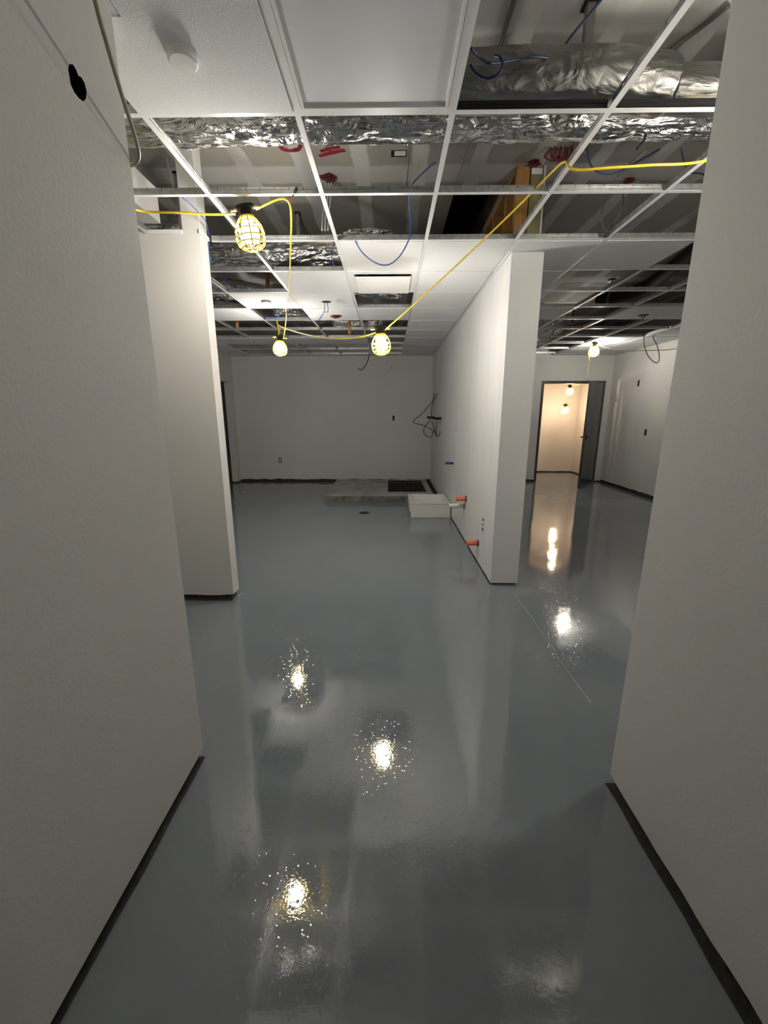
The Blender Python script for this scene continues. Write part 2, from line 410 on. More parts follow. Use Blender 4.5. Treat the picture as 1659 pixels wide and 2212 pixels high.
# dark room beyond the left opening
struct('wall_left', BX(-4.10, -4.05, 7.2, 9.1, 0, HC), M['wall'])
wall('wall_front', XL, -0.935, 1.37, 1.49, HC, M['wall'])
wall('wall_front', 1.02, XR, 1.26, 1.38, HC, M['wall'])
# corridor walls
def ragged_hole_wall():
    bm = BX(-0.935, -0.815, -5.5, 1.49, 0.032, HC)
    me = bpy.data.meshes.new('w'); bmesh.ops.recalc_face_normals(bm, faces=bm.faces); bm.to_mesh(me); bm.free()
    o = bpy.data.objects.new('tmp_wall', me); C.objects.link(o)
    ys = [(-0.815, 1.264, 2.324), (-0.815, 1.256, 2.308), (-0.815, 1.257, 2.294), (-0.815, 1.258, 2.277), (-0.815, 1.268, 2.267), (-0.815, 1.283, 2.264), (-0.815, 1.299, 2.267), (-0.815, 1.313, 2.282), (-0.815, 1.320, 2.302), (-0.815, 1.316, 2.318), (-0.815, 1.306, 2.324), (-0.815, 1.294, 2.320), (-0.815, 1.288, 2.329), (-0.815, 1.279, 2.333)]
    cb = bmesh.new(); a = [cb.verts.new((-0.90, p[1], p[2])) for p in ys]; b = [cb.verts.new((-0.78, p[1], p[2])) for p in ys]
    cb.faces.new(a); cb.faces.new(b[::-1])
    for i in range(len(ys)): j = (i + 1) % len(ys); cb.faces.new((a[j], a[i], b[i], b[j]))
    bmesh.ops.recalc_face_normals(cb, faces=cb.faces)
    cm = bpy.data.meshes.new('c'); cb.to_mesh(cm); cb.free(); co = bpy.data.objects.new('tmp_cut', cm); C.objects.link(co)
    md = o.modifiers.new('b', 'BOOLEAN'); md.operation = 'DIFFERENCE'; md.object = co; md.solver = 'EXACT'
    dg = bpy.context.evaluated_depsgraph_get(); res = bpy.data.meshes.new_from_object(o.evaluated_get(dg))
    bpy.data.objects.remove(o); bpy.data.objects.remove(co)
    res.materials.clear(); res.materials.append(M['wall']); res.materials.append(M['dark'])
    for p in res.polygons:
        c = p.center; p.material_index = 1 if (-0.93 < c.x < -0.816 and 1.2 < c.y < 1.4 and 2.2 < c.z < 2.4) else 0  # inside of the hole coloured dark so the hollow reads unlit
    w = bpy.data.objects.new('wall_left', res); C.objects.link(w); w['kind'] = 'structure'
    obj('sill_plate', BX(-0.925, -0.829, -5.5, 1.476, 0, 0.045), M['sill'], w)
ragged_hole_wall()
wall('wall_right', 0.90, 1.02, -5.5, 1.38, HC, M['wall'], gap=0.034, amp=0.010, inset=0.016)
wall('wall_front', -0.935, 1.02, -5.62, -5.5, HC, M['wall'])
# stub wall with a boxed post rising off its end
wall('wall_stub', XL, -1.25, 3.02, 3.14, ZC, M['wall'], gap=0.045, amp=0.012, inset=0.02)
struct('wall_post', BX(-1.362, -1.25, 3.02, 3.14, ZC, ZD), M['wall'])
# partition
pt = wall('wall_partition', 0.885, 1.12, 3.35, YB, ZC, M['wallpart'], gap=0.016, amp=0.005)
# bulkhead above the left alcove
struct('wall_bulkhead', BX(-1.80, -1.59, 1.49, 3.20, 2.74, 2.95), M['wall'])
# small room beyond the doorway
wall('wall_back', 2.0, 4.72, 10.40, 10.5, 2.75, M['warmwall'], gap=0.03)
wall('wall_right', 4.60, 4.72, 9.02, 10.40, 2.75, M['warmwall'], gap=0.03)
wall('wall_left', 1.95, 2.05, 9.02, 10.40, 2.75, M['warmwall'])
struct('ceiling', BX(1.95, 4.72, 9.02, 10.5, 2.75, 2.80), M['warmwall'])

# exposed framing on top of the partition
fr = thing('partition_framing', 'exposed lumber framing rising off the partition wall to the deck', 'framing', (0.885, 3.35, ZC + 0.045))
def local(o, parent):
    o.parent = parent; o.matrix_parent_inverse = Matrix.Translation(-Vector(parent.location)); return o
def fpart(name, bm, m): return local(obj(name, bm, m), fr)
fpart('stud', BX(0.886, 0.976, 3.352, 3.390, ZC + 0.045, ZD - 0.002), M['wood'])
tag(fpart('stud', BX(0.984, 1.070, 3.352, 3.390, ZC + 0.045, ZD - 0.002), M['treated']), 'greenish treated end stud')
for yy in (3.62, 4.0, 4.4, 4.8, 5.2):
    fpart('stud', BX(0.886, 0.975, yy, yy + 0.038, ZC + 0.045, ZD - 0.042), M['wood'])
fpart('top_plate', BX(0.880, 0.975, 3.392, YB - 0.02, ZD - 0.040, ZD - 0.002), M['wood'])
tag(fpart('drywall_edge', BX(1.074, 1.086, 3.350, YB - 0.02, ZC + 0.045, ZD - 0.002), M['wall']), 'raw drywall edge')
fpart('bottom_plate', BX(0.886, 1.115, 3.352, YB - 0.02, ZC + 0.002, ZC + 0.045), M['wood'])
fpart('paper_label', BX(0.988, 1.062, 3.349, 3.352, ZD - 0.055, ZD - 0.02), M['white'])
# sheathing behind the studs so that no light passes
fpart('drywall_back', BX(0.990, 1.002, 3.40, YB - 0.02, ZC + 0.045, ZD - 0.002), M['ply'])

# wall angle trims
n_tr = 0
def trim(x0, x1, y0, y1, z0=ZC - 0.002, z1=ZC + 0.022):
    global n_tr
    n_tr += 1; struct('trim_%d' % n_tr, BX(x0, x1, y0, y1, z0, z1), M['tee'])
trim(0.861, 0.885, 3.35, YB); trim(1.12, 1.144, 3.35, YB); trim(XL, 0.861, YB - 0.024, YB); trim(1.144, XR, YB - 0.024, YB)
trim(XR - 0.024, XR, 1.38, YB - 0.024); trim(XL, XL + 0.024, 3.14, YB - 0.024)
trim(XL, -1.362, 3.005, 3.02); trim(-1.25, -1.235, 3.005, 3.155); trim(XL, -1.235, 3.14, 3.155)
trim(-0.815, -0.80, -0.5, 1.505); trim(0.861, 1.144, 3.335, 3.35)
struct('trim_%d' % (n_tr + 1), BX(0.772, 0.883, 6.9, 8.89, 0.0, 0.004), M['dark'])  # dark strip laid for the shade in the gap between pad and partition

# ------------------------------------------------------------------ ceiling grid
grid = thing('ceiling_grid', 'white suspended ceiling grid with galvanised webs and many open cells', 'ceiling grid')
def tee(name, a, b, along, pos, web='galv'):
    bm = bmesh.new(); w = 0.012; h = 0.038
    if name == 'cross_tee': h = 0.036
    def bb(lo, hi, z0, z1, mi):
        if along == 'y': box(bm, pos + lo, pos + hi, a, b, z0, z1, mi)
        else: box(bm, a, b, pos + lo, pos + hi, z0, z1, mi)
    bb(-w, w, ZC, ZC + 0.0015, 0); bb(-0.0012, 0.0012, ZC + 0.0015, ZC + h, 1); bb(-0.0035, 0.0035, ZC + h - 0.012, ZC + h, 1)
    o = obj(name, bm, [M['tee'], M[web]], grid)
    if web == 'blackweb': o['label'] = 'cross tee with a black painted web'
    return o
for k in range(-3, 3):
    y0 = 3.155 if k < 0 else (1.49 if k <= 0 else 0.71)
    if k < 0: tee('main_runner', 1.49, 3.005, 'y', gx(k))
    tee('main_runner', y0, YB - 0.02, 'y', gx(k))
tee('main_runner', 0.71, 3.335, 'y', gx(3))
for k in range(4, 9): tee('main_runner', 1.38, YB - 0.02, 'y', gx(k))
def row(i, xs, web='galv'):
    for a, b in zip(xs, xs[1:]): tee('cross_tee', a + 0.012, b - 0.012, 'x', gy(i), web)
KL = [gx(k) for k in range(-3, 3)]
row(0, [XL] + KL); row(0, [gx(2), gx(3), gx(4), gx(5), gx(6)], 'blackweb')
row(1, [XL] + KL + [gx(3)] + [gx(k) for k in range(4, 8)])
row(2, [-1.235, gx(0), gx(1), gx(2), gx(3)]); row(2, [gx(3), gx(4), gx(5), gx(6), gx(7)])
for i in range(3, 12):
    row(i, ([XL] if i > 7 else []) + [gx(k) for k in range(-3 if i > 6 else -2, 3)] + [0.873])
    a = 3 if i < 5 else 4
    row(i, [gx(k) if k > 3 else 1.132 for k in range(a, 9)] + ([XR - 0.012] if i > 4 else []))

# ------------------------------------------------------------------ tiles
ords = ['first', 'second', 'third', 'fourth', 'fifth', 'sixth', 'seventh', 'eighth', 'ninth', 'tenth', 'eleventh', 'twelfth']
def tile_mesh(x0, x1, y0, y1):
    bm = bmesh.new(); a = 0.014
    box(bm, x0 + 0.004, x1 - 0.004, y0 + 0.004, y1 - 0.004, ZC + 0.002, ZC + 0.017)
    box(bm, x0 + a, x1 - a, y0 + a, y1 - a, ZC - 0.004, ZC + 0.002, bev=0.002)
    return bm
def place_tile(k, i, label, group='white ceiling tiles laid in the grid', x1=None, x0=None, y1=None, name='ceiling_tile'):
    xa = gx(k) if x0 is None else x0; xb = gx(k + 1) if x1 is None else x1; yb = gy(i + 1) if y1 is None else y1
    t = obj(name, tile_mesh(xa, xb, gy(i), yb), M['tile']); tag(t, label, 'ceiling tile', group); return t
bm = bmesh.new(); ol = [(gx(0) + .014, gy(0) - .014), (gx(0) + .014, 1.508), (-.797, 1.508), (-.797, gy(-1) + .014), (gx(1) - .014, gy(-1) + .014), (gx(1) - .014, gy(0) - .014)]
va = [bm.verts.new((x, y, ZC - 0.004)) for x, y in ol]; vb = [bm.verts.new((x, y, ZC + 0.015)) for x, y in ol]
bm.faces.new(va); bm.faces.new(vb[::-1])
for q in range(6): bm.faces.new((va[q], va[(q + 1) % 6], vb[(q + 1) % 6], vb[q]))
tag(obj('ceiling_tile', bm, M['tile']), 'large white ceiling tile at top left with a round smoke detector on it', 'ceiling tile', 'white ceiling tiles laid in the grid')
L = {
 (1, 2): 'white ceiling tile under the hanging blue cable loop, in front of the square diffuser',
 (2, 2): 'white ceiling tile, frontmost beside the left top edge of the partition wall',
 (3, 2): 'white ceiling tile straight above the end of the partition wall',
 (4, 2): 'white ceiling tile, frontmost in the right room, right of the partition end',
 (0, 3): 'white ceiling tile directly left of the square air diffuser',
 (2, 3): 'white ceiling tile directly right of the square air diffuser, beside the partition',
 (3, 3): 'white ceiling tile second from the front just right of the partition end',
 (-1, 4): 'white ceiling tile with a small round detector, behind the left foil duct',
 (0, 4): 'white ceiling tile with an oval hole and two blue wires dangling out',
 (2, 4): 'white ceiling tile right of the open cell behind the diffuser, beside the partition',
 (3, 4): 'white ceiling tile third from the front, half hidden right of the partition',
 (-2, 5): 'white ceiling tile at far left, just right of the stub wall and below the detector tile',
 (0, 5): 'white ceiling tile with a small ragged red hole, behind the blue wires',
 (1, 5): 'white ceiling tile alone between two rows of open cells behind the diffuser',
 (2, 5): 'white ceiling tile beside the partition, fourth back from the front of its column',
 (4, 5): 'warmly lit white ceiling tile in front of the hanging foil duct in the right room',
 (6, 5): 'white ceiling tile with a dark hole and cable stub in the right room',
 (7, 5): 'white ceiling tile right of the dark cable hole in the right room',
 (2, 6): 'white ceiling tile beside the partition, fifth back from the front of its column',
 (2, 7): 'white ceiling tile beside the partition, sixth back from the front of its column',
 (2, 8): 'white ceiling tile beside the partition, seventh back from the front of its column',
 (2, 9): 'white ceiling tile beside the partition, eighth back from the front of its column',
 (2, 10): 'white ceiling tile beside the partition, last full one before the back wall',
 (-3, 8): 'shaded white ceiling tile at far left of the row behind the far left lamp',
 (-2, 8): 'shaded white ceiling tile, second from left in the row behind the far left lamp',
 (-1, 8): 'shaded white ceiling tile above the far left lamp, third in its row',
 (0, 8): 'shaded white ceiling tile between the two far lamps of the left room',
 (7, 8): 'bright white ceiling tile beside the lamp over the far doorway',
 (7, 9): 'bright white ceiling tile behind the lamp over the far doorway',
 (7, 10): 'white ceiling tile, last full one above the right side of the far doorway',
}
for (k, i), lb in L.items():
    place_tile(k, i, lb, x1=(0.861 if k == 2 else None), x0=(1.144 if (k == 3 and i > 2) else None))
place_tile(8, 5, 'border ceiling tile along the right wall, frontmost of its line', x1=XR - 0.03)
place_tile(8, 6, 'border ceiling tile along the right wall, second of its line', x1=XR - 0.03)
place_tile(8, 7, 'border ceiling tile along the right wall, above the black cable loop', x1=XR - 0.03)
place_tile(8, 8, 'border ceiling tile along the right wall, fourth of its line', x1=XR - 0.03)
place_tile(8, 9, 'border ceiling tile along the right wall, fifth of its line', x1=XR - 0.03)
place_tile(8, 10, 'border ceiling tile along the right wall, last full one at the far corner', x1=XR - 0.03)
place_tile(-4, 8, 'narrow shaded border tile against the far left wall, nearer one', x0=XL + 0.03)
place_tile(-4, 9, 'narrow shaded border tile against the far left wall, middle one', x0=XL + 0.03)
place_tile(-4, 10, 'narrow shaded border tile against the far left wall, farthest one', x0=XL + 0.03)
nm = {-4: 'in the far left corner', -3: 'second from the far left corner', -2: 'third from the far left corner', -1: 'behind the far left lamp', 0: 'left of the dangling grey cable', 1: 'above the dangling grey cable', 2: 'in the corner by the partition'}
for k in range(-4, 3):
    place_tile(k, 11, 'cut strip of ceiling tile along the back wall ' + nm[k], y1=YB - 0.025, x0=(XL + 0.03 if k == -4 else None), x1=(0.861 if k == 2 else None), group='cut ceiling tiles along the back wall')
for k, s in ((7, 'right of the lamp over the doorway'), (8, 'in the far right corner')):
    place_tile(k, 11, 'cut strip of ceiling tile along the far wall ' + s, y1=YB - 0.025, x1=(XR - 0.03 if k == 8 else None), group='cut ceiling tiles along the back wall')

# light panel (off)
lp = thing('light_panel', 'large flat square light panel, switched off, framed in the grid at the top', 'light fixture', (gx(1) + P_ / 2, gy(-1) + P_ / 2, ZC))
def ring_frame(bm, x0, x1, y0, y1, w, z0, z1):
    for a in ((x0, x1, y0, y0 + w), (x0, x1, y1 - w, y1), (x0, x0 + w, y0 + w, y1 - w), (x1 - w, x1, y0 + w, y1 - w)): box(bm, *a, z0, z1)
h = P_ / 2
bm = bmesh.new(); ring_frame(bm, -h + 0.012, h - 0.012, -h + 0.012, h - 0.012, 0.010, -0.001, 0.02); ring_frame(bm, -h + 0.024, h - 0.024, -h + 0.024, h - 0.024, 0.010, -0.003, 0.02)
obj('frame', bm, M['white'], lp)
obj('diffuser', BX(-h + 0.030, h - 0.030, -h + 0.030, h - 0.030, 0.004, 0.018), M['lens'], lp)

# square plaque air diffuser
ad = thing('air_diffuser', 'white square plaque air diffuser set in the ceiling grid', 'diffuser', (gx(1) + h, gy(3) + h, ZC))
bm = bmesh.new(); ring_frame(bm, -h + 0.012, h - 0.012, -h + 0.012, h - 0.012, 0.055, -0.004, 0.006)
obj('frame', bm, M['white'], ad)
bm = bmesh.new(); ring_frame(bm, -h + 0.060, h - 0.060, -h + 0.060, h - 0.060, 0.01, 0.006, 0.11); box(bm, -h + 0.06, h - 0.06, -h + 0.06, h - 0.06, 0.10, 0.11)
obj('throat', bm, M['steel'], ad)
obj('face_plate', BX(-0.238, 0.238, -0.245, 0.235, -0.030, -0.023, bev=0.002), M['white'], ad)
bm = bmesh.new(); lathe(bm, [(0.16, 0.095), (0.16, 0.088)], seg=32); obj('duct_opening', bm, M['dark'], ad)

# smoke detector and small detector
sd = thing('smoke_detector', 'white round smoke detector on the large tile at top left', 'smoke detector', (-0.683, 1.646, ZC - 0.004))
obj('body', lathe(bmesh.new(), [(0.001, 0), (0.045, 0.0), (0.047, -0.016), (0.041, -0.021), (0.001, -0.022)], seg=40), M['white'], sd, smooth=False)
obj('base', lathe(bmesh.new(), [(0.001, 0), (0.050, 0.0), (0.050, -0.005), (0.001, -0.005)], seg=40), M['white'], sd)
sd2 = thing('smoke_detector', 'small round grey rimmed detector on the far left ceiling tile', 'smoke detector', (-1.297, 4.663, ZC - 0.004))
obj('body', lathe(bmesh.new(), [(0.001, 0), (0.048, 0.0), (0.046, -0.020), (0.001, -0.022)], seg=32), M['white'], sd2)
obj('base', lathe(bmesh.new(), [(0.001, 0), (0.052, 0.0), (0.052, -0.012), (0.001, -0.012)], seg=32), M['steel'], sd2)

# holes in tiles
def disc(c, rx, ry, m, name, label, cat, z=-0.0052, th=0.001, group=None):
    bm = bmesh.new(); n = 28
    vs = [bm.verts.new((rx * math.cos(2 * PI * k / n), ry * math.sin(2 * PI * k / n), 0)) for k in range(n)]
    vt = [bm.verts.new((v.co.x, v.co.y, th)) for v in vs]
    bm.faces.new(vs[::-1]); bm.faces.new(vt)
    for k in range(n): bm.faces.new((vs[k], vs[(k + 1) % n], vt[(k + 1) % n], vt[k]))
    o = obj(name, bm, m); o.location = (c[0], c[1], ZC + z); return tag(o, label, cat, group)
disc((-0.67, 4.691), 0.050, 0.045, M['dark'], 'cable_hole', 'dark round hole in the white tile where blue wires come out', 'hole')
disc((3.033, 5.355), 0.060, 0.055, M['dark'], 'cable_hole', 'dark round hole in a right room tile with a short cable', 'hole')
tag(obj('ceiling_wire', TB([(-0.66, 4.69, ZC), (-0.655, 4.68, ZC - 0.10), (-0.707, 4.750, 2.512), (-0.785, 4.850, 2.454)], 0.0035), M['blue'], smooth=True), 'longer blue wire drooping from the oval tile hole', 'wire', 'blue wires out of the tile hole')
tag(obj('ceiling_wire', TB([(-0.69, 4.69, ZC), (-0.69, 4.68, ZC - 0.08), (-0.722, 4.750, 2.489), (-0.770, 4.850, 2.464)], 0.0035), M['blue'], smooth=True), 'shorter blue wire drooping from the oval tile hole', 'wire', 'blue wires out of the tile hole')
tag(obj('cable_stub', TB([(2.996, 5.350, 2.610), (3.006, 5.350, 2.584), (3.030, 5.350, 2.569), (3.044, 5.350, 2.584), (3.046, 5.350, 2.610)], 0.006), M['greycable'], smooth=True), 'short grey cable loop poking out of the right room tile hole', 'cable')
tag(obj('firestop', blob(bmesh.new(), (-0.65, 5.319, ZC - 0.012), 0.06, 0.5, 3, flat=(1, 0.8, 0.3)), M['red'], smooth=True), 'small ragged red patch on the tile behind the blue wires', 'firestop')

# ------------------------------------------------------------------ foil ducts
def duct(pts, r, label, seed=0, crumple=0.16, name='foil_duct', mat='foil', rings=False):
    L = sum((Vector(a) - Vector(b)).length for a, b in zip(pts, pts[1:]))
    def rf(t, a, p):
        v = Vector((p.x * 3 + seed, p.y * 3 + math.cos(a) * 1.3, p.z * 3 + math.sin(a) * 1.3))
        u = Vector((v.x * 0.6, v.y, v.z)); k = noise.noise(v) * 0.45 + abs(noise.noise(u * 2.4)) * 1.0 + abs(noise.noise(u * 5.3 + Vector((7, 0, 0)))) * 0.45 - 0.1
        q = 0.03 * math.sin(t * L * 2 * PI / 0.045) if rings else 0
        return r * (1 + crumple * (k - 0.3) + q)
    per = max(6, int(L / 0.012 / max(1, len(pts) - 1)))
    bm = tube(bmesh.new(), pts, r, seg=72, smooth_n=per, rf=rf)
    o = obj(name, bm, M[mat], smooth=True); return tag(o, label, 'duct')
duct([(-1.55, 2.34, 2.83), (-0.9, 2.32, 2.822), (0.3, 2.31, 2.82), (1.3, 2.31, 2.822), (3.2, 2.33, 2.83)], 0.095, 'long bright crinkled foil duct crossing above the grid behind the light panel', 1, 0.22)
duct([(0.25, 2.03, 2.765), (0.8, 2.03, 2.77), (1.02, 2.04, 2.765), (1.12, 2.05, 2.76)], 0.098, 'dull foil duct section at top right ending in a rounded bulge', 5, 0.10, mat='foilsoft')
duct([(1.14, 2.06, 2.755), (1.6, 2.06, 2.75), (2.6, 2.06, 2.75)], 0.080, 'slimmer foil duct section right of the rounded bulge, above the dark tee', 9, 0.07, mat='foilsoft')
duct([(-2.6, 3.95, 2.80), (-1.4, 3.92, 2.785), (-0.8, 3.90, 2.79), (-0.42, 3.9, 2.80)], 0.108, 'heavily crumpled foil duct behind the nearest lamp, left of the blue loop tile', 14, 0.30)
duct([(-2.9, 3.42, 2.76), (-2.2, 3.42, 2.76), (-1.42, 3.42, 2.76)], 0.115, 'crumpled foil duct seen over the stub wall at left', 21, 0.30)
duct([(-2.9, 4.9, 2.80), (-2.2, 4.95, 2.80), (-1.7, 5.05, 2.80), (-1.35, 5.5, 2.80)], 0.115, 'foil duct bending away through the open cells right of the stub wall', 31, 0.28)
duct([(-1.50, 5.75, 2.79), (-1.2, 5.9, 2.775), (-0.95, 6.2, 2.775)], 0.095, 'crumpled foil duct stub above the far left lamp', 41, 0.28)
duct([(-0.42, 4.78, 2.765), (-0.10, 4.78, 2.765), (0.10, 4.85, 2.775)], 0.10, 'dark foil duct elbow seen in the cell behind the diffuser', 51, 0.28)
duct([(-0.85, 6.6, 2.775), (-0.5, 6.6, 2.77), (-0.2, 6.65, 2.77)], 0.095, 'foil duct piece above the tees between the far lamps', 61, 0.30)
duct([(2.034, 6.600, 2.928), (2.160, 6.550, 2.841), (2.289, 6.500, 2.718), (2.425, 6.480, 2.556)], 0.185, 'round foil flex duct hanging open ended through the grid in the right room', 71, 0.07, name='flex_duct', rings=True)
# wrapped boot behind the blue loop tile
bt = blob(bmesh.new(), (-0.16, 3.26, 2.672), 0.1, 0.35, 5, sub=4, flat=(1.9, 0.7, 0.45))
tag(obj('duct_boot', bt, M['foil']), 'low foil wrapped boot lying on the tile behind the blue loop', 'duct')

# ------------------------------------------------------------------ work lamps
def cage_r(z):   # z from 0 (neck) down to -0.20
    pts = [(0, 0.036), (-0.014, 0.050), (-0.045, 0.070), (-0.075, 0.079), (-0.105, 0.080), (-0.132, 0.071), (-0.152, 0.050), (-0.160, 0.022)]
    for (za, ra), (zb, rb) in zip(pts, pts[1:]):
        if zb <= z <= za: t = (z - za) / (zb - za); return ra + (rb - ra) * t
    return pts[-1][1]
def make_lamp(label, warm=False):
    t = thing('work_lamp', label, 'lamp', group='caged work lamps on the yellow string cord')
    bm = bmesh.new(); tube(bm, [(-0.045, 0, 0.045), (-0.02, 0, 0.052), (0.02, 0, 0.052), (0.045, 0, 0.045)], 0.016, seg=14)
    lathe(bm, [(0.022, 0.055), (0.027, 0.03), (0.029, 0.0), (0.028, -0.015)], seg=20)
    sock = obj('socket', bm, M['black'], t, smooth=True)
    for s in (-1, 1):
        bm = bmesh.new()
        for k in range(5): bmesh.ops.create_cone(bm, cap_ends=True, segments=14, radius1=0.009, radius2=0.009, depth=0.004, matrix=Matrix.Translation((s * (0.050 + k * 0.007), 0, 0.043 - k * 0.0006)) @ Matrix.Rotation(PI / 2, 4, 'Y'))
        obj('strain_relief', bm, M['brass'], sock)
    bm = bmesh.new(); tube(bm, [(0, 0, 0.06), (0, 0, 0.085), (0.008, 0, 0.098), (0.018, 0, 0.09), (0.018, 0, 0.08)], 0.003, seg=8)
    obj('hook', bm, M['steel'], sock, smooth=True)
    bm = bmesh.new()
    lathe(bm, [(0.034, 0.006), (0.041, 0.004), (0.042, -0.010), (0.036, -0.013)], seg=28)
    obj('collar', bm, M['cage'], t, smooth=True)
    bm = bmesh.new()
    for k in range(10):
        a = 2 * PI * k / 10
        zs = [-0.004 - 0.155 * q / 12 for q in range(13)]
        tube(bm, [(cage_r(z) * math.cos(a), cage_r(z) * math.sin(a), z) for z in zs], 0.0040, seg=6, smooth_n=0)
    for z in (-0.030, -0.066, -0.098, -0.126, -0.146, -0.158):
        r = cage_r(z); tube(bm, [(r * math.cos(2 * PI * q / 36), r * math.sin(2 * PI * q / 36), z) for q in range(36)], 0.0036, seg=6, smooth_n=0, closed=True)
    obj('cage', bm, M['cage'], t, smooth=True)
    bm = bmesh.new(); lathe(bm, [(0.018, -0.012), (0.043, -0.042), (0.056, -0.075), (0.050, -0.108), (0.012, -0.134)], seg=12)
    obj('bulb', bm, M['bulbwarm' if warm else 'bulb'], t, smooth=True)
    return t
def copy_thing(src, label, loc, rot=(0, 0, 0), bulbmat=None):
    r = src.copy(); C.objects.link(r); r['label'] = label; r.location = loc; r.rotation_euler = rot
    for ch in src.children:
        c = ch.copy(); C.objects.link(c); c.parent = r
        for g in ch.children:
            d = g.copy(); C.objects.link(d); d.parent = c
        if bulbmat and ch.name.startswith('bulb'):
            c.data = ch.data.copy(); c.data.materials.clear(); c.data.materials.append(bulbmat)
    return r
L1 = make_lamp('large lit work lamp in a yellow cage hanging nearest, at upper left')
L1.location = (-0.781, 2.530, 2.498); L1.rotation_euler = (0.05, -0.13, 0)
copy_thing(L1, 'lit caged work lamp hanging far left on two cord strands', (-1.270, 5.040, 2.272), (0, 0.05, 0.4))
copy_thing(L1, 'lit caged work lamp hanging at the centre below the diffuser', (-0.077, 3.578, 2.088), (0.05, -0.08, 0.3))
copy_thing(L1, 'lit caged work lamp hanging in front of the far doorway head', (3.370, 7.244, 2.533), (0, 0, 0.2))
copy_thing(L1, 'upper lit work lamp seen through the far doorway', (3.963, 9.450, 2.001), (0, 0, 0.2), M['bulbwarm'])
copy_thing(L1, 'lower lit work lamp seen through the far doorway', (4.027, 9.750, 1.600), (0, 0, 0.2), M['bulbwarm'])
copy_thing(L1, 'lit caged work lamp hidden behind the right corridor wall', (1.55, 1.71, 2.46), (0, 0, 0.1))

# string cord, one continuous thing
cord = thing('string_cord', 'yellow cord of the work lights running lamp to lamp under the ceiling', 'cord')
CR = 0.0054
def cpart(pts, r=CR, m='yellow', n=10, name='cord_run'):
    return obj(name, TB(pts, r, smooth_n=n, seg=10), M[m], cord, smooth=True)
cpart([(-0.95, 1.520, 2.220), (-1.12, 1.75, 2.33), (-1.38, 2.3, 2.50), (-1.352, 2.500, 2.522), (-1.159, 2.515, 2.519), (-0.990, 2.530, 2.515), (-0.863, 2.530, 2.516), (-0.843, 2.530, 2.516)])
cpart([(-0.728, 2.530, 2.538), (-0.697, 2.530, 2.550), (-0.632, 2.530, 2.576), (-0.590, 2.535, 2.589), (-0.563, 2.545, 2.587), (-0.549, 2.560, 2.571), (-0.557, 2.620, 2.552), (-0.600, 2.800, 2.533), (-0.702, 3.200, 2.514), (-0.857, 3.800, 2.501), (-1.047, 4.450, 2.477), (-1.064, 4.550, 2.451), (-1.195, 4.980, 2.370), (-1.228, 5.030, 2.300)])
cpart([(-1.300, 5.040, 2.302), (-1.274, 5.020, 2.378), (-1.283, 5.000, 2.487)])
cpart([(-1.283, 5.000, 2.487), (-1.258, 4.950, 2.428), (-1.100, 4.800, 2.352), (-0.877, 4.550, 2.260), (-0.640, 4.250, 2.174), (-0.407, 3.950, 2.115), (-0.224, 3.700, 2.095), (-0.115, 3.590, 2.104)])
cpart([(-0.043, 3.575, 2.119), (0.199, 3.350, 2.273), (0.484, 3.050, 2.459), (0.697, 2.750, 2.591), (0.798, 2.450, 2.633), (0.821, 2.330, 2.633), (0.832, 2.290, 2.624)])
cpart([(0.832, 2.290, 2.624), (0.833, 2.260, 2.594), (0.833, 2.220, 2.561), (0.872, 2.200, 2.545), (0.974, 2.170, 2.537), (1.148, 2.150, 2.536), (1.397, 2.130, 2.543), (1.62, 1.95, 2.56), (1.515, 1.75, 2.505)])
tag(cpart([(-0.95, 1.520, 2.220), (-0.84, 1.506, 2.224), (-0.803, 1.503, 2.232), (-0.778, 1.478, 2.245), (-0.757, 1.427, 2.265), (-0.726, 1.327, 2.303), (-0.695, 1.235, 2.339), (-0.667, 1.158, 2.369), (-0.60, 1.0, 2.43), (-0.55, 0.8, 2.50)], 0.0055, 'cream'), 'pale cord along the corridor wall')
cpart([(3.412, 7.244, 2.562), (3.499, 7.100, 2.491), (3.712, 7.000, 2.434), (3.997, 6.800, 2.405), (4.290, 6.500, 2.401), (4.4, 6.0, 2.55)], 0.0055, 'cream')
cpart([(3.322, 7.244, 2.562), (3.313, 7.280, 2.452), (3.427, 7.500, 2.295), (3.846, 8.400, 2.182), (4.051, 8.980, 2.085), (4.032, 9.300, 2.059), (3.984, 9.440, 2.049)], 0.0055)
cpart([(3.928, 9.450, 2.040), (3.956, 9.600, 1.890), (4.022, 9.750, 1.652)], 0.0055)
# red twist tie
tag(obj('twist_tie', TB([(-0.554, 2.540, 2.576), (-0.526, 2.530, 2.595), (-0.505, 2.530, 2.623), (-0.499, 2.530, 2.638), (-0.512, 2.530, 2.629), (-0.532, 2.530, 2.584)], 0.0018), M['redwire'], smooth=True), 'thin red tie holding the yellow cord to the cross tee', 'tie')

